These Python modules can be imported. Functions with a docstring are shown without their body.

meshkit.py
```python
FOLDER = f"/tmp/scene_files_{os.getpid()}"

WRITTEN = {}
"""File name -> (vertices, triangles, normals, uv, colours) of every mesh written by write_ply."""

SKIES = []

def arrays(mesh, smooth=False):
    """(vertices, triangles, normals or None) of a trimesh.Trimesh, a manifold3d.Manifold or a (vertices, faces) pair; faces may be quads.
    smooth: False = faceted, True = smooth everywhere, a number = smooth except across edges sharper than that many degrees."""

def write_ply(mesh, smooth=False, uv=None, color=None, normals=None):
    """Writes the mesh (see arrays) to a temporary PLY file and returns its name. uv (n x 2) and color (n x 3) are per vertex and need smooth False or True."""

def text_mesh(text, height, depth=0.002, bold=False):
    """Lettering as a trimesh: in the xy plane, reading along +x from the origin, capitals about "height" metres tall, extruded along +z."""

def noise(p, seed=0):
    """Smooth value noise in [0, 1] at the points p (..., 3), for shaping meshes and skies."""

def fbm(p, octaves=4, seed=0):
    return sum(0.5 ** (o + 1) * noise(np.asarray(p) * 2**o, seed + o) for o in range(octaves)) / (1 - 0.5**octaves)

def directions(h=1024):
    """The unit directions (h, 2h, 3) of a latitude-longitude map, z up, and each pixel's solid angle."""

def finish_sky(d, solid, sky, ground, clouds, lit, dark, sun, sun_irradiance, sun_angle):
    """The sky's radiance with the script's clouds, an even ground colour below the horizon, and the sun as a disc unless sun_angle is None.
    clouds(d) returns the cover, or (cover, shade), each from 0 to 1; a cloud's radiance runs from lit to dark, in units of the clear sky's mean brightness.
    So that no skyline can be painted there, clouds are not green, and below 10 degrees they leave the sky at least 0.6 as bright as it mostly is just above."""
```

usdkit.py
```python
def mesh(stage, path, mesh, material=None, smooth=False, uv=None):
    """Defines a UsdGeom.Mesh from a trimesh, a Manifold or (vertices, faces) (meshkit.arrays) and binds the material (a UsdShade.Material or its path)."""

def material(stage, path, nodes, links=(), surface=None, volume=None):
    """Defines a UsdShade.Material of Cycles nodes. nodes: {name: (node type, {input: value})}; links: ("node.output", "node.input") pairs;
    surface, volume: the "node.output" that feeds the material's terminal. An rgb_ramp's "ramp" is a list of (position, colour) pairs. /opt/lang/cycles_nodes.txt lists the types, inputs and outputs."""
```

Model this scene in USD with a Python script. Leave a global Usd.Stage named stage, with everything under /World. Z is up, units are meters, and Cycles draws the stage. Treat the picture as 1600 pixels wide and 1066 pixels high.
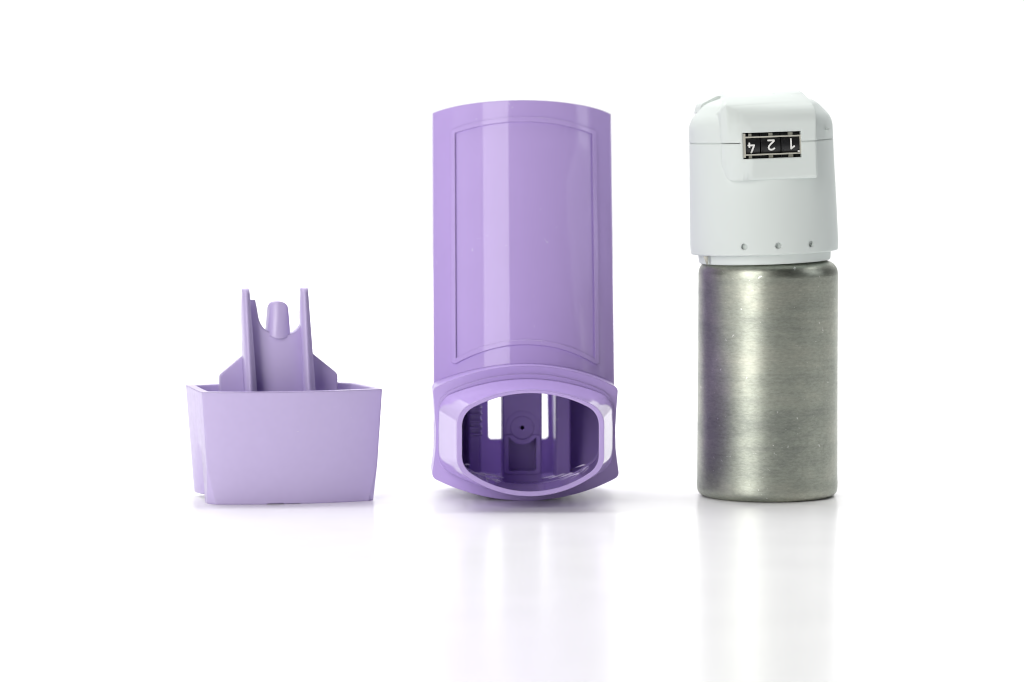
import math
import numpy as np, trimesh, manifold3d, usdkit, meshkit
from manifold3d import Manifold, CrossSection
from shapely.geometry import Polygon, LineString, Point, box as sbox
from shapely.ops import unary_union
from pxr import Usd, UsdGeom, UsdLux, UsdShade, Gf, Sdf

stage = Usd.Stage.CreateInMemory()
UsdGeom.SetStageUpAxis(stage, 'Z')
UsdGeom.SetStageMetersPerUnit(stage, 1.0)
UsdGeom.Xform.Define(stage, '/World')

# ------------------------------------------------------------------ camera
EYE, PITCH = (0.0, -0.600, 0.070), 4.31
cam = UsdGeom.Camera.Define(stage, '/World/camera')
cam.AddTranslateOp().Set(Gf.Vec3d(*EYE))
cam.AddRotateXOp().Set(90.0 - PITCH)
cam.CreateHorizontalApertureAttr(36.0)
cam.CreateVerticalApertureAttr(36.0 * 682 / 1024)
cam.CreateFocalLengthAttr(135.4)
cam.CreateFStopAttr(18.0)
cam.CreateFocusDistanceAttr(0.592)
cam.CreateClippingRangeAttr(Gf.Vec2f(0.02, 50))
cam.CreateExposureAttr(0.0)

# ------------------------------------------------------------------ studio lamps (softboxes)
def softbox(name, pos, target, w, h, power, color=(1, 1, 1)):
    l = UsdLux.RectLight.Define(stage, '/World/' + name)
    m = Gf.Matrix4d().SetLookAt(Gf.Vec3d(*pos), Gf.Vec3d(*target), Gf.Vec3d(0, 0.01, 1)).GetInverse()
    l.AddTransformOp().Set(m)
    l.CreateWidthAttr(w); l.CreateHeightAttr(h); l.CreateIntensityAttr(power)
    l.CreateColorAttr(Gf.Vec3f(*color))
    return l
softbox('overhead_softbox', (0.0, 0.72, 0.98), (0.0, 0.12, 0.0), 1.25, 0.9, 3.0)
softbox('backdrop_softbox', (0.0, 0.25, 0.95), (0.0, 1.15, 0.30), 1.8, 0.5, 8.8)
softbox('key_softbox', (-0.33, -0.55, 0.30), (0.0, 0.0, 0.03), 0.36, 0.64, 4.9, (1.0, 0.985, 0.965))
softbox('left_softbox', (-0.67, -0.27, 0.27), (0.0, 0.0, 0.03), 0.48, 0.55, 0.8, (1.0, 1.0, 1.0))
softbox('fill_softbox', (0.75, -0.10, 0.40), (0.0, 0.0, 0.03), 0.22, 0.45, 2.5, (0.94, 0.97, 1.0))

# ------------------------------------------------------------------ materials
LOOKS = '/World/Looks'
UsdGeom.Scope.Define(stage, LOOKS)
def lin(r, g, b):
    f = lambda c: c / 255 / 12.92 if c / 255 <= 0.04045 else ((c / 255 + 0.055) / 1.055) ** 2.4
    return (f(r), f(g), f(b))

def plastic(name, color, rough=0.25, bevel=0.00025, speck=0.03, bumps=0.05, spec=0.5, extra=None):
    """Moulded plastic: faint tone drift, hairline scratches in the gloss, edges rounded off."""
    c2 = tuple(x * (1 - speck) for x in color)
    p = {'roughness': rough, 'specular_ior_level': spec}
    p.update(extra or {})
    n = {'tc': ('texture_coordinate', {}),
         'n1': ('noise_texture', {'scale': 90.0, 'detail': 4.0, 'roughness': 0.6}),
         'rmp': ('rgb_ramp', {'ramp': [(0.3, color), (0.7, c2)]}),
         'n2': ('noise_texture', {'scale': 700.0, 'detail': 3.0}),
         'rr': ('map_range', {'from_min': 0.3, 'from_max': 0.7, 'to_min': rough * 0.94, 'to_max': rough * 1.08}),
         'nd': ('noise_texture', {'scale': 950.0, 'detail': 1.0, 'distortion': 0.7}),
         'dm': ('map_range', {'from_min': 0.775, 'from_max': 0.83, 'to_min': 0.0, 'to_max': 0.4, 'clamp': True}),
         'dx': ('mix', {'mix_type': 'mix', 'color2': tuple(0.5 * x + 0.42 for x in color) if min(color) > 0.1 else color}),
         'bv': ('bevel', {'radius': bevel, 'samples': 6}),
         'n3': ('noise_texture', {'scale': 260.0, 'detail': 2.0}),
         'bp': ('bump', {'strength': bumps, 'distance': 0.0004}),
         'p': ('principled_bsdf', p)}
    links = [('tc.object', 'n1.vector'), ('tc.object', 'n2.vector'), ('tc.object', 'n3.vector'),
             ('n1.fac', 'rmp.fac'), ('rmp.color', 'dx.color1'), ('tc.object', 'nd.vector'), ('nd.fac', 'dm.value'), ('dm.result', 'dx.fac'), ('dx.color', 'p.base_color'), ('n2.fac', 'rr.value'), ('rr.result', 'p.roughness'),
             ('n3.fac', 'bp.height'), ('bv.bevel', 'bp.normal'), ('bp.normal', 'p.normal')]
    return usdkit.material(stage, f'{LOOKS}/{name}', n, links, surface='p.BSDF')

LAV = (0.465, 0.345, 0.69)
M = {}
M['lavender_gloss'] = plastic('lavender_gloss', LAV, rough=0.09, bumps=0.02, spec=0.40)
M['lavender_polished'] = plastic('lavender_polished', LAV, rough=0.07, bumps=0.01, spec=0.7)
M['lavender_satin'] = plastic('lavender_satin', LAV, rough=0.28, bumps=0.02, spec=0.3)
M['lavender_cap'] = plastic('lavender_cap', (0.51, 0.425, 0.69), rough=0.30, bevel=0.00045, bumps=0.004, spec=0.75, speck=0.008)
M['white_plastic'] = plastic('white_plastic', (0.635, 0.68, 0.658), rough=0.45, bevel=0.0004, speck=0.01, bumps=0.01, spec=0.06)
M['black_plastic'] = plastic('black_plastic', (0.012, 0.012, 0.013), rough=0.3, bevel=0.00005)
M['frame_plastic'] = plastic('frame_plastic', (0.46, 0.45, 0.39), rough=0.35, bevel=0.00004)
M['clip_plastic'] = plastic('clip_plastic', (0.24, 0.24, 0.20), rough=0.4, bevel=0.00004)
M['digit_ink'] = plastic('digit_ink', (0.78, 0.78, 0.76), rough=0.5, bevel=0.00003)
M['clear_burr'] = plastic('clear_burr', (0.78, 0.72, 0.88), rough=0.2, bevel=0.00003)

# worn turned aluminium: fine rings round the axis, soft stains, small scratches
M['aluminium'] = usdkit.material(stage, f'{LOOKS}/aluminium', {
    'tc': ('texture_coordinate', {}),
    'ml': ('mapping', {'scale': (60.0, 60.0, 5200.0)}),
    'line': ('noise_texture', {'scale': 1.0, 'detail': 4.0, 'roughness': 0.7}),
    'ms': ('mapping', {'scale': (38.0, 38.0, 105.0)}),
    'stain': ('noise_texture', {'scale': 1.0, 'detail': 8.0, 'roughness': 0.72, 'distortion': 0.2}),
    'mg': ('mapping', {'scale': (1300.0, 1300.0, 3400.0)}),
    'grain': ('noise_texture', {'scale': 1.0, 'detail': 3.0, 'roughness': 0.75}),
    'vor': ('noise_texture', {'scale': 1300.0, 'detail': 1.0, 'distortion': 0.8}),
    'scr': ('map_range', {'from_min': 0.735, 'from_max': 0.80, 'to_min': 0.0, 'to_max': 0.7, 'clamp': True}),
    'col': ('rgb_ramp', {'ramp': [(0.30, (0.29, 0.315, 0.28)), (0.5, (0.45, 0.475, 0.405)), (0.70, (0.58, 0.585, 0.49))]}),
    'gr': ('rgb_ramp', {'ramp': [(0.3, (0.74, 0.74, 0.74)), (0.7, (1.0, 1.0, 1.0))]}),
    'mr': ('mapping', {'scale': (6.0, 6.0, 900.0)}),
    'ring': ('noise_texture', {'scale': 1.0, 'detail': 5.0, 'roughness': 0.7}),
    'rc': ('rgb_ramp', {'ramp': [(0.3, (0.87, 0.87, 0.88)), (0.65, (1.0, 1.0, 1.0))]}),
    'mxr': ('mix', {'mix_type': 'multiply', 'fac': 1.0}),
    'mx': ('mix', {'mix_type': 'multiply', 'fac': 1.0}),
    'mx2': ('mix', {'mix_type': 'mix', 'color2': (0.9, 0.9, 0.88)}),
    'rg': ('map_range', {'from_min': 0.3, 'from_max': 0.7, 'to_min': 0.44, 'to_max': 0.34, 'clamp': True}),
    'b1': ('bump', {'strength': 0.12, 'distance': 0.00006}),
    'b2': ('bump', {'strength': 0.16, 'distance': 0.00010}),
    'p': ('principled_bsdf', {'metallic': 1.0}),
}, [('tc.object', 'ml.vector'), ('ml.vector', 'line.vector'), ('tc.object', 'ms.vector'), ('ms.vector', 'stain.vector'),
    ('tc.object', 'mg.vector'), ('mg.vector', 'grain.vector'), ('tc.object', 'vor.vector'), ('vor.fac', 'scr.value'), ('stain.fac', 'col.fac'), ('grain.fac', 'gr.fac'),
    ('tc.object', 'mr.vector'), ('mr.vector', 'ring.vector'), ('ring.fac', 'rc.fac'), ('col.color', 'mxr.color1'), ('rc.color', 'mxr.color2'), ('mxr.color', 'mx.color1'), ('gr.color', 'mx.color2'), ('mx.color', 'mx2.color1'), ('scr.result', 'mx2.fac'), ('mx2.color', 'p.base_color'),
    ('stain.fac', 'rg.value'), ('rg.result', 'p.roughness'), ('line.fac', 'b1.height'), ('grain.fac', 'b2.height'), ('b1.normal', 'b2.normal'),
    ('b2.normal', 'p.normal')], surface='p.BSDF')

M['acrylic'] = usdkit.material(stage, f'{LOOKS}/acrylic', {
    'tc': ('texture_coordinate', {}),
    'n': ('noise_texture', {'scale': 60.0, 'detail': 3.0}),
    'mp': ('mapping', {'scale': (40.0, 900.0, 1.0)}),
    'n2': ('noise_texture', {'scale': 1.0, 'detail': 2.0}),
    'rr': ('map_range', {'from_min': 0.3, 'from_max': 0.7, 'to_min': 0.20, 'to_max': 0.22}),
    'bp': ('bump', {'strength': 0.006, 'distance': 0.0003}),
    'p': ('principled_bsdf', {'base_color': (0.93, 0.93, 0.935), 'roughness': 0.12, 'specular_ior_level': 0.2}),
}, [('tc.object', 'n.vector'), ('n.fac', 'rr.value'), ('rr.result', 'p.roughness'), ('tc.object', 'mp.vector'), ('mp.vector', 'n2.vector'),
    ('n2.fac', 'bp.height'), ('bp.normal', 'p.normal')], surface='p.BSDF')
M['paper'] = usdkit.material(stage, f'{LOOKS}/paper', {
    'tc': ('texture_coordinate', {}), 'n': ('noise_texture', {'scale': 30.0, 'detail': 4.0}),
    'c': ('rgb_ramp', {'ramp': [(0.3, (0.88, 0.88, 0.88)), (0.7, (0.90, 0.90, 0.90))]}),
    'p': ('principled_bsdf', {'roughness': 0.9, 'specular_ior_level': 0.1})},
    [('tc.object', 'n.vector'), ('n.fac', 'c.fac'), ('c.color', 'p.base_color')], surface='p.BSDF')

# ------------------------------------------------------------------ helpers (shapes in millimetres)
used = {}
def path_for(name, parent):
    base = f'{parent}/{name}'
    k = used.get(base, 0); used[base] = k + 1
    return base if k == 0 else f'{base}_{k:03d}'

def thing(name, label, cat, loc_mm, rotz=0.0):
    p = path_for(name, '/World')
    x = UsdGeom.Xform.Define(stage, p)
    x.AddTranslateOp().Set(Gf.Vec3d(*[c * 0.001 for c in loc_mm]))
    if rotz: x.AddRotateZOp().Set(rotz)
    x.GetPrim().SetCustomDataByKey('label', label); x.GetPrim().SetCustomDataByKey('category', cat)
    return p

def part(name, mesh, m, parent, smooth=30, label=None):
    v, f, _ = meshkit.arrays(mesh)
    tm = trimesh.Trimesh(v * 0.001, f, process=False)
    tm.merge_vertices(digits_vertex=7)
    p = path_for(name, parent)
    prim = usdkit.mesh(stage, p, tm, M[m], smooth=smooth).GetPrim()
    if label: prim.SetCustomDataByKey('label', label)
    return p

def cs(poly):
    polys = getattr(poly, 'geoms', [poly])
    rings = []
    for g in polys:
        rings.append(np.array(g.exterior.coords)[:-1])
        rings += [np.array(r.coords)[:-1] for r in g.interiors]
    return CrossSection(rings, manifold3d.FillRule.EvenOdd)

def ext_z(poly, z0, z1):                       # polygon in x, y
    return Manifold.extrude(cs(poly), z1 - z0).translate([0, 0, z0])
def ext_y(poly, y0, y1):                       # polygon in x, z
    return Manifold.extrude(cs(poly), y1 - y0).rotate([90, 0, 0]).translate([0, y1, 0])
def ext_x(poly, x0, x1):                       # polygon in y, z
    return Manifold.extrude(cs(poly), x1 - x0).rotate([90, 0, 0]).rotate([0, 0, 90]).translate([x0, 0, 0])
def bx(x0, x1, y0, y1, z0, z1):
    return Manifold.cube([x1 - x0, y1 - y0, z1 - z0]).translate([x0, y0, z0])
def rounded(poly, r):
    return poly.buffer(-r, 24).buffer(2 * r, 24).buffer(-r, 24)
def arc3(a, b, c, n=28):
    """Points on the circle through a, b, c from a to c."""
    ax, ay, bx_, by, cx, cy = *a, *b, *c
    d = 2 * (ax * (by - cy) + bx_ * (cy - ay) + cx * (ay - by))
    ux = ((ax**2 + ay**2) * (by - cy) + (bx_**2 + by**2) * (cy - ay) + (cx**2 + cy**2) * (ay - by)) / d
    uy = ((ax**2 + ay**2) * (cx - bx_) + (bx_**2 + by**2) * (ax - cx) + (cx**2 + cy**2) * (bx_ - ax)) / d
    r = math.hypot(ax - ux, ay - uy)
    t = [math.atan2(q[1] - uy, q[0] - ux) for q in (a, b, c)]
    while t[1] - t[0] > math.pi: t[1] -= 2 * math.pi
    while t[1] - t[0] < -math.pi: t[1] += 2 * math.pi
    while t[2] - t[1] > math.pi: t[2] -= 2 * math.pi
    while t[2] - t[1] < -math.pi: t[2] += 2 * math.pi
    return [(ux + r * math.cos(s), uy + r * math.sin(s)) for s in np.linspace(t[0], t[2], n)]
def lathe(profile, n=160):
    """Solid of revolution; profile: (r, z) from the axis at the bottom to the axis at the top."""
    return Manifold.revolve(CrossSection([np.array(profile)]), n)
def rnd(p0, p1, p2, r, n=8):
    """The corner p1 between p0 and p2 rounded with radius about r."""
    p0, p1, p2 = map(np.array, (p0, p1, p2))
    u, v = (p0 - p1) / np.linalg.norm(p0 - p1), (p2 - p1) / np.linalg.norm(p2 - p1)
    a, b = p1 + u * r, p1 + v * r
    return [tuple((1 - t) ** 2 * a + 2 * t * (1 - t) * p1 + t * t * b) for t in np.linspace(0, 1, n)]
def polyround(pts, rs, n=8):
    k = len(pts); out = []
    for i in range(k):
        r = rs[i] if np.ndim(rs) else rs
        out += [pts[i]] if r == 0 else rnd(pts[i - 1], pts[i], pts[(i + 1) % k], r, n)
    return out

# ------------------------------------------------------------------ setting
def struct(name, mesh, m, label=None):
    p = path_for(name, '/World')
    prim = usdkit.mesh(stage, p, mesh, M[m], smooth=30).GetPrim()
    prim.SetCustomDataByKey('kind', 'structure')
    if label: prim.SetCustomDataByKey('label', label)
t = trimesh.creation.box([2.6, 2.0, 0.006]); t.apply_translation([0, -0.35, -0.003])
struct('tabletop', t, 'acrylic', 'glossy white acrylic tabletop')
prof = [(0.70, -0.30)] + [(1.20 + 0.35 * math.cos(a), 0.05 + 0.35 * math.sin(a)) for a in np.linspace(-math.pi / 2, 0, 16)] + [(1.55, 1.7)]
v, f = [], []
for i, (y, z) in enumerate(prof):
    v += [(-2.2, y, z), (2.2, y, z)]
    if i: f.append((2 * i - 2, 2 * i - 1, 2 * i + 1, 2 * i))
struct('backdrop', (v, f), 'paper', 'white paper backdrop')

# ------------------------------------------------------------------ inhaler body
def build_body():
    t = thing('inhaler_body', 'glossy lavender plastic inhaler body standing upright with its open mouthpiece facing forward', 'inhaler', (2.1, 0, 0), 3.0)
    TILT, Y0, TOP = 16.0, -4.9, 64.7
    def lean(m): return m.rotate([0, 0.4, 0]).rotate([-TILT, 0, 0]).translate([0.15, Y0, 0])
    A, S, D = 14.38, 8.3, 24.5
    prof = Polygon(arc3((-A, S), (0, 0), (A, S), 60) + [(A, S), (A, D - S)] + arc3((A, D - S), (0, D), (-A, D - S), 60))
    prof = prof.buffer(-1.2, 24).buffer(1.2, 24)
    outer = lean(ext_z(prof, -14, TOP))
    inner = lean(ext_z(prof.buffer(-1.5, 24), -14, TOP + 5))
    under = arc3((-14.7, 3.5), (0, 0), (14.7, 3.5), 60)
    above = ext_y(Polygon([(-40, 90), (-40, 12)] + [(-14.7, 3.5)] + under + [(40, 12), (40, 90)]), -40, 60)
    cavity = inner ^ above.translate([0, 0, 1.6])
    outer = outer ^ above
    # mouthpiece outlines in x, z
    def mouth(w, zt, zu, zl, zb, r):
        return rounded(Polygon(arc3((-w, zu), (0, zt), (w, zu), 40) + arc3((w, zl), (0, zb), (-w, zl), 40)), r)
    def tube(p0, y0, p1, y1):
        e = 0.02
        return Manifold.batch_hull([ext_y(p0, y0, y0 + e), ext_y(p1, y1 - e, y1)])
    rim_o, rim_i = mouth(11.3, 18.4, 15.0, 6.4, 2.0, 3.6), mouth(10.45, 17.85, 14.7, 6.7, 2.75, 3.2)
    root_o, root_i = mouth(13.65, 19.2, 15.8, 5.4, 1.1, 3.4), mouth(11.9, 18.2, 14.9, 6.4, 2.4, 3.0)
    m_out, m_in = tube(rim_o, -14.0, root_o, -1.6), tube(rim_i, -14.2, root_i, 4.0)
    throat = m_in + ext_y(root_i, 3.9, 8.0)
    # collar at the foot of the barrel
    fl = Polygon(arc3((-14.5, 17.4), (0, 21.1), (14.5, 17.4), 60) + [(14.25, 14.5), (14.05, 11), (14.1, 8), (14.4, 5.6)] + [(14.7, 3.5)] + under[::-1] + [(-14.4, 5.6), (-14.1, 8), (-14.05, 11), (-14.25, 14.5)])
    fl = rounded(fl, 1.0)
    bow = Manifold.cylinder(40, 52, 52, 300).translate([0, 49.4, -5])
    front = bow
    collar = ext_y(fl, -6, 7.5) ^ front
    outer = outer - (bx(-40, 40, -40, 8, -6, 20.4) - bow.translate([0, 0.4, 0]))
    # a shallow step round the root of the mouthpiece
    step = ext_y(mouth(13.7, 19.9, 16.2, 5.8, 1.4, 3.2), -4, 3) ^ bow.translate([0, -0.5, 0])
    window = ext_y(rounded(sbox(-4.85, 7.3, 4.85, 25.0), 0.6), 12, 60)
    shell = outer - cavity - throat - window
    shell = shell - collar
    part('barrel', shell, 'lavender_gloss', t, 35)
    part('collar', (collar - throat - cavity) , 'lavender_satin', t, 35)
    part('collar_step', step - collar - throat - cavity - m_out, 'lavender_satin', t, 35)
    part('mouthpiece', m_out - throat - collar, 'lavender_polished', t, 35)
    # raised border on the barrel's front, laid out in the barrel's own frame
    top = arc3((-11.75, 60.9), (0, 61.9), (11.75, 60.9), 30); bot = arc3((11.75, 22.4), (0, 25.0), (-11.75, 22.4), 30)
    ring = rounded(Polygon(top + bot), 0.7)
    ring = ring.difference(ring.buffer(-0.8, 16))
    slab = Manifold.extrude(cs(ring), 10).rotate([90, 0, 0]).translate([0, 9, 0])
    raised = lean((Manifold.extrude(cs(prof.buffer(0.22, 24)), TOP) - Manifold.extrude(cs(prof.buffer(-0.1, 24)), TOP)) ^ slab)
    part('raised_border', raised, 'lavender_gloss', t, 35)
    # nozzle block inside
    col = ext_z(rounded(sbox(-3.15, 9.0, 3.15, 15.0), 0.35), 0.2, 26) ^ above.translate([0, 0, 1.0])
    boss = Manifold.cylinder(1.6, 2.65, 2.65, 64).rotate([-90, 0, 0]).translate([0, 8.95, 10.3])
    pocket = ext_y(rounded(sbox(-2.2, 3.4, 2.2, 9.0), 0.45), 5, 11.5)
    rim = ext_y(rounded(sbox(-2.9, 2.9, 2.9, 9.2), 0.6), 8.75, 11)
    nozzle = (col + rim) - (pocket - ext_y(Point(0, 10.3).buffer(2.65, 32), 5, 14)) + boss
    nozzle = nozzle - Manifold.cylinder(0.5, 1.85, 1.85, 64).rotate([-90, 0, 0]).translate([0, 8.6, 10.3])
    nozzle = nozzle - Manifold.cylinder(3.0, 0.32, 0.32, 24).rotate([-90, 0, 0]).translate([0, 8.5, 10.3])
    part('nozzle_block', nozzle, 'lavender_satin', t, 35)
    # thin flakes of moulding flash left on the floor of the mouthpiece
    rng = np.random.default_rng(7)
    spots = [(-8.6, -8, 0.2), (-7.8, -4, -0.5), (-6.9, 0, 0.4), (-6.2, -6, 0.9), (-5.6, 3, 0.1), (-5.0, -2, -0.6), (-4.2, 4.5, 0.0), (3.9, 4.5, 0.0), (5.2, 2, 0.6), (6.4, -1, 0.5), (7.4, -5, 0.35), (9.0, -4, 1.0), (8.7, 1, -0.3), (-9.2, 1, 1.1)]
    for x, y, a in spots:
        z = 2.62 + 4.0 * (abs(x) / 10.9) ** 2 * (1.0 + 0.03 * max(y, 0)) - 0.02 * (y + 14)
        L, h = rng.uniform(0.9, 2.0), rng.uniform(0.10, 0.20)
        c, sn = math.cos(a), math.sin(a)
        q = [(-L, 0, 0), (L, 0, 0), (0, h * 1.6, 0), (-L * 0.3, -h, 0), (0, 0, h), (L * 0.5, 0.05, h * 1.4)]
        pts = np.array([(x + c * u - sn * w_, y + sn * u + c * w_, z + d + 0.10 * abs(x) * (c * u) / 3.0 * np.sign(x)) for u, w_, d in q])
        part('moulding_flash', Manifold.hull_points(pts), 'clear_burr', t)
    for x0, x1 in ((-8.4, -6.4), (5.5, 7.9)):
        g = part('guide_rail', ext_z(rounded(sbox(x0, 12.0, x1, 26.0), 0.45), 0.2, 40) ^ lean(ext_z(prof.buffer(-1.2, 24), -14, 60)) ^ above.translate([0, 0, 1.2]), 'lavender_satin', t, 35)
        if x0 < 0:
            for k in range(5):
                part('rib', ext_x(Polygon([(11.3, 8.9 + 1.05 * k), (12.2, 8.75 + 1.05 * k), (12.2, 9.25 + 1.05 * k), (11.3, 9.15 + 1.05 * k)]), x0 + 0.15, x1 + 0.12), 'lavender_gloss', g)
build_body()

# ------------------------------------------------------------------ canister with dose counter
def build_canister():
    t = thing('dose_canister', 'silver metal canister with white dose counter on top showing upside down digits', 'canister', (40.3, 5.0, 0))
    R = 11.1
    p = [(0, 0.25), (8.6, 0.25)] + rnd((8.6, 0.0), (R, 0.0), (R, 2.5), 1.5, 10) + [(R + 0.03, 2.2), (R - 0.02, 2.6), (R - 0.08, 18), (R - 0.1, 33.2)] + rnd((R - 0.1, 33), (R - 0.1, 36.9), (8, 37.3), 2.1, 12) + [(9.2, 37.4), (9.2, 39), (0, 39)]
    p[1] = (8.9, 0.25)
    part('can', lathe(p, 192), 'aluminium', t, 40)
    # counter: leans a little, turned a little to the right
    def pose(m): return m.rotate([0, 0, 6.5]).rotate([0, -2.0, 0]).translate([-0.55, 0, 37.0])
    zz = 0.0
    lip = lathe([(0, 0), (9.8, 0)] + rnd((9.8, 0), (10.35, 0), (10.35, 1), 0.3, 4) + [(10.5, 2.4), (0, 2.4)], 192)
    notch = bx(-10.9, -9.3, -4.6, -3.3, -0.5, 1.35)
    body = lathe([(0, 1.5)] + rnd((0, 1.5), (11.55, 1.5), (11.55, 4), 0.25, 4) + [(11.62, 3.0), (11.45, 11), (11.3, 17)] + rnd((11.27, 18), (11.25, 22.2), (9.3, 24.3), 1.4, 14) + rnd((10.0, 23.6), (8.6, 25.0), (3, 26.7), 0.9, 10) + [(4.2, 26.4), (2.0, 26.7), (0, 26.75)], 192)
    side = polyround([(-11.75, 13.2), (-11.75, 23.6), (-6.5, 26.6), (4, 27.0), (4, 13.2)], [0.5, 1.9, 2.5, 0.3, 0.3], 10)
    pan = ext_x(Polygon(side), -9.4, 6.7)
    plan = arc3((-7.8, -8.4), (-5.37, -10.96), (-2.0, -11.9), 24) + rnd((-2, -11.9), (6.7, -11.9), (6.2, 5), 0.9, 10) + [(6.2, 5), (-7.8, 5)]
    plan2 = polyround([(-6.9, 13.1), (6.7, 13.1), (6.7, 24.2), (5.0, 27.3), (-5.0, 27.3), (-9.0, 22.2), (-8.2, 17.5), (-7.0, 13.1)], [0.0, 0.9, 2.0, 1.5, 1.5, 2.0, 1.0, 1.0], 10)
    pan = pan ^ ext_z(Polygon(plan), 10, 30) ^ ext_y(Polygon(plan2), -20, 20)
    # softer shoulders at each side of the panel
    wing = ext_z(Polygon(polyround([(-8.4, -9.4), (8.4, -9.4), (8.0, 4), (-8.0, 4)], [1.5, 1.5, 0.5, 0.5], 10)), 14.0, 25.0) ^ body.scale([1.015, 1.015, 1.0])
    latch = bx(-9.6, -4.2, 1.0, 7.0, 23.2, 26.4).rotate([0, -27, 0]).translate([9.9, 0, -2.9])
    house = body + pan
    # window
    W0, W1, Z0, Z1 = -4.85, 4.15, 16.5, 20.5
    WC = (W0 + W1) / 2
    hole = bx(W0, W1, -13, -10.0, Z0, Z1)
    house = house - hole
    seam = (lathe([(0, 18.86), (14, 18.86), (14, 18.98), (0, 18.98)], 96) - lathe([(0, 18), (11.15, 18), (11.15, 20), (0, 20)], 96)) - bx(-5.2, 6.4, -12, 0, 18, 20)
    seam = seam + (bx(-6.8, 6.8, -12, -11.6, 18.84, 18.98))
    house = house - seam
    for a in (-19.2, 7.2, 35.0):
        th = math.radians(a - 2)
        house = house - Manifold.cylinder(1.6, 0.5, 0.36, 24).rotate([90, 0, 0]).translate([0, -11.1, 2.95]).rotate([0, 0, a - 6.5])
    house = house - Manifold.sphere(0.55, 24).translate([1.0, -6.5, 26.75])
    part('counter_housing', pose(house), 'white_plastic', t, 32)
    part('snap_lip', pose(lip - notch), 'white_plastic', t, 32)
    shard = Manifold.hull_points(np.array([(-10.5, -4.6, 1.4), (-9.7, -4.6, 1.4), (-10.4, -4.1, 1.4), (-9.9, -4.7, -0.2), (-9.7, -4.3, 1.2)]))
    part('broken_tab', pose(shard), 'frame_plastic', t)
    btn = ext_y(Polygon(polyround([(-9.6, 23.4), (-9.1, 25.0), (-6.3, 26.3), (-5.4, 25.4)], [0.2, 0.5, 0.5, 0.2])), 1.0, 6.0)
    part('rear_latch', pose(btn), 'white_plastic', t)
    tick = ext_x(Polygon(polyround([(-0.35, 0), (0.35, 0), (0.35, 0.35), (-0.35, 0.35)], 0.12)), 0, 0.5).rotate([0, 0, 55 - 90]).translate([9.1, -7.0, 20.3])
    part('moulded_tick', pose(tick), 'white_plastic', t)
    def pose2(m): return pose(m.translate([-1.3, 0, -0.45]))
    # window frame: pale bar all round with a darker gap outside it
    yf = -11.55
    W0, W1, Z0, Z1 = W0 + 1.3, W1 + 1.3, Z0 + 0.45, Z1 + 0.45
    outerw = sbox(W0 + 0.02, Z0 + 0.05, W1 - 0.02, Z1 - 0.05)
    innerw = sbox(W0 + 0.34, Z0 + 0.72, W1 - 0.16, Z1 - 0.80)
    bar = innerw.buffer(0.22, join_style=2).difference(innerw)
    bar = unary_union([bar, sbox(W0 + 0.02, Z0 + 0.2, W0 + 0.35, Z1 - 0.1)])
    fr = ext_y(bar, yf, yf + 0.5)
    part('window_frame', pose2(fr), 'frame_plastic', t)
    part('window_recess', pose2(bx(W0 + 0.01, W1 - 0.01, -10.4, -10.05, Z0 + 0.01, Z1 - 0.01)), 'black_plastic', t)
    for zc in (Z0 + 0.28, Z1 - 0.36):
        for xc, wd in ((-2.45, 0.45), (0.75, 0.62), (3.85, 0.7)):
            part('frame_clip', pose2(bx(xc - wd / 2, xc + wd / 2, yf + 0.12, yf + 0.6, zc - 0.24, zc + 0.24)), 'clip_plastic', t)
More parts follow.
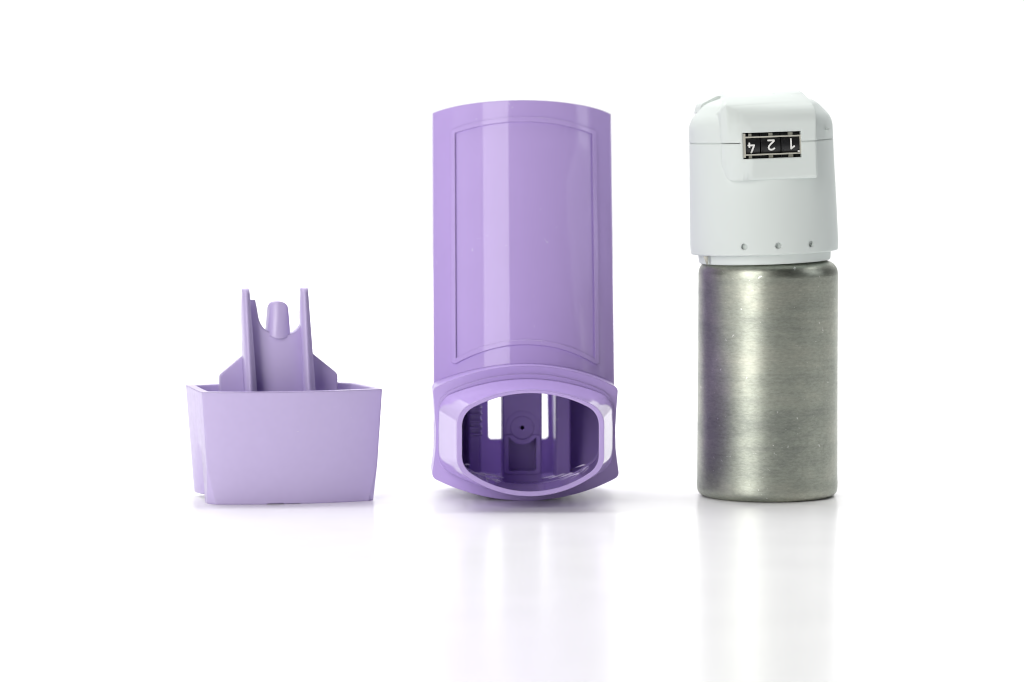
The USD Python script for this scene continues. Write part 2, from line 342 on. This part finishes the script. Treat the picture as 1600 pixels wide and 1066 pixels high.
    # number wheels; the digits stand on their heads
    wheels = ((-3.2, -0.92), (-0.72, 2.28), (2.48, 5.28))
    strokes = {'4': [[(0.5, 0.42), (0.5, -0.10)], [(0.62, 0.14), (-0.16, 0.22), (0.16, 1.15)]],
               '2': [[(-0.46, 0.92), (-0.28, 1.06), (0.02, 1.12), (0.3, 1.03), (0.42, 0.8), (0.36, 0.55), (0.1, 0.25), (-0.35, -0.14), (-0.44, -0.24), (-0.44, -0.34), (0.46, -0.34)]],
               '1': [[(-0.42, 0.72), (0.06, 1.06), (0.06, -0.40)]]}
    strokes['4'] = [[(0.28, -0.42), (0.28, 0.16)], [(0.44, -0.1), (-0.46, -0.1), (-0.02, 1.0)]]
    for (a, b), ch, cx, cz in zip(wheels, '421', (-2.28, 0.86, 4.02), (18.55, 18.98, 19.0)):
        drum = Manifold.cylinder(b - a, 3.6, 3.6, 72).rotate([0, 90, 0]).translate([a, -11.22 + 3.6, 18.9]) ^ bx(a, b, -13, -10.2, 16.9, 20.8)
        for q in (-1.25, 1.25):
            drum = drum - bx(a + 0.12, a + 0.42, -13, -11.1, 18.9 + q - 0.5, 18.9 + q + 0.5)
        w = part('number_wheel', pose2(drum), 'black_plastic', t, 30)
        ink = unary_union([LineString(s).buffer(0.135, 8) for s in strokes[ch]])
        pts = ext_y(ink, -13, -9).translate([0, 0, -0.36]).rotate([0, 180, 0]).translate([cx, 0, cz])
        skin = Manifold.cylinder(20, 3.63, 3.63, 96).rotate([0, 90, 0]).translate([-10, -11.22 + 3.6, 18.9]) - Manifold.cylinder(20, 3.59, 3.59, 96).rotate([0, 90, 0]).translate([-10, -11.22 + 3.6, 18.9])
        part('digit', pose2(pts ^ skin ^ bx(-6, 6, -13, -10, 16, 22)), 'digit_ink', w)
    dot = Manifold.cylinder(0.3, 0.16, 0.16, 16).rotate([90, 0, 0]).translate([5.1, -11.2, 17.85])
    part('white_dot', pose2(dot), 'digit_ink', t)
build_canister()

# ------------------------------------------------------------------ mouthpiece cap
def build_cap():
    t = thing('mouthpiece_cap', 'pale lavender plastic mouthpiece cap standing open side up with two inner prongs', 'inhaler cap', (-35.4, 1.0, 0), 12.0)
    H = 17.5
    def ring(w, d, bow, taper, notch, n=24):
        """Plan outline, same count at every height; notch pulls in the middle of each side."""
        fr = arc3((-w, -d), (0, -d - bow), (w, -d), n)
        bk = arc3((w - taper - 1.2, d), (0, d + bow), (-w + taper, d), n)
        rs = [(w + 0.1 - taper * 0.2, -d * 0.55), (w - notch * 0.9 - taper * 0.3, -d * 0.2), (w - notch - taper * 0.4, d * 0.1), (w - notch * 0.2 - taper * 0.6, d * 0.35), (w + 0.1 - taper * 0.9, d * 0.75)]
        ls = [(-x, y) for x, y in rs[::-1]]
        q = np.array(fr + rs + bk + ls)
        q[:, 0] -= 0.13 * (q[:, 1] + d)
        return q
    def loft(rings):
        v = np.vstack([np.c_[r, np.full(len(r), z) if np.ndim(z) == 0 else z] for r, z in rings]); n = len(rings[0][0]); f = []
        for k in range(len(rings) - 1):
            for i in range(n):
                j = (i + 1) % n; a, b = k * n, (k + 1) * n
                f += [(a + i, a + j, b + j), (a + i, b + j, b + i)]
        ca, cb = len(v), len(v) + 1
        v = np.vstack([v, np.r_[rings[0][0].mean(0), np.mean(rings[0][1])], np.r_[rings[-1][0].mean(0), np.mean(rings[-1][1])]])
        m = (len(rings) - 1) * n
        for i in range(n):
            j = (i + 1) % n; f += [(ca, j, i), (cb, m + i, m + j)]
        tm = trimesh.Trimesh(v, f, process=True)
        return Manifold(manifold3d.Mesh(tm.vertices.astype(np.float32), tm.faces.astype(np.uint32)))
    zs = [0, 3, 6, 9, 13, H]
    def size(z): s = z / H; return 13.0 + 1.1 * s, 6.2 + 0.5 * s, 2.0, 0.9
    out = loft([(ring(*size(z), 2.3 * max(0, 1 - z / 10.5) ** 1.1), z) for z in zs])
    inn = loft([(ring(size(z)[0] - 1.15, size(z)[1] - 1.15, 2.0, 0.9, 2.3 * max(0, 1 - z / 10.5) ** 1.1), z) for z in (1.5, 3, 6, 9, 13, H + 0.1)])
    feet = bx(-30, 30, -0.8, 2.0, -1, 0.35)
    for s in (-1, 1):                              # flattened lower corners of the front
        nrm = np.array([s * 1.0, -0.75, -0.22]); nrm /= np.linalg.norm(nrm)
        corner = np.array([s * 12.95, -6.45, 4.2])
        out = out.trim_by_plane(-nrm, float(-nrm @ corner))
    out = out - bx(-30, 30, -3.5, 30, -1, 0.7)
    gap = bx(-4.2, -1.6, -12, -5, -1, 0.12) + bx(-1.2, 1.0, -12, -5, -1, 0.06)
    part('cup', out - inn - gap, 'lavender_cap', t, 25)
    # inner prongs: tapering fins, deeper at the foot
    fx = -0.35
    for s in (-1, 1):
        yz = Polygon(polyround([(-3.6, 1.4), (-2.4, 33.2), (-1.0, 33.2), (1.2, 28), (2.2, 1.4)], [0.2, 0.8, 0.8, 2.5, 0.2], 8))
        xz = Polygon(polyround([(-1.0, 1.4), (-2.15, 33.4), (-1.1, 33.4), (1.0, 1.4)], [0.1, 0.5, 0.5, 0.1], 8))
        fin = ext_x(yz, -3, 3) ^ ext_y(xz, -9, 9)
        # bead along the front edge
        part('prong', fin.translate([fx + s * 4.6, 0, 0]), 'lavender_cap', t, 30)
    # web with a scooped top between the prongs
    n = 16
    u = [(-4.6, 1.4), (4.6, 1.4), (3.7, 33.0), (2.95, 33.0), (3.1, 30.2)] + rnd((3.1, 31), (3.1, 26.0), (0, 25.6), 3.0, n)[1:] + rnd((0, 25.6), (-3.9, 26.0), (-4.1, 31), 3.4, n)[:-1] + [(-4.2, 30.2), (-4.4, 31.2), (-5.5, 31.2)]
    web = ext_y(Polygon(u), -3, 3) ^ ext_z(Polygon(arc3((-5.7, 0.9), (0, -0.55), (5.7, 0.9), 40) + [(5.7, 1.6), (-5.7, 1.6)]), 0, 40)
    part('web', web.translate([fx, 0, 0]), 'lavender_cap', t, 30)
    tongue = Polygon(polyround([(-2.0, 24.0), (2.0, 24.0), (1.35, 30.9), (-1.35, 30.9)], [0.1, 0.1, 1.3, 1.3], 10)).difference(Polygon([(-3, 20), (-3, 26.2)] + arc3((-2.1, 26.0), (0, 25.1), (2.1, 26.0), 16) + [(3, 26.2), (3, 20)]))
    tg = ext_y(tongue, -1.5, 2.2) ^ Manifold.cylinder(40, 2.2, 2.2, 64).translate([0, 0.9, 0])
    part('tongue', tg.translate([fx - 0.75, 0.35, 0]), 'lavender_cap', t, 35)
    for s in (-1, 1):
        w = Polygon(polyround([(4.9, 1.4), (9.6, 1.4), (9.3, 19.4), (4.9, 23.0)], [0, 0, 0.5, 0], 6))
        wing = ext_y(w, 1.2, 2.5)
        wing = wing if s > 0 else wing.mirror([1, 0, 0])
        part('wing', wing.translate([fx - 0.6, 0, 0]), 'lavender_cap', t, 30)
build_cap()
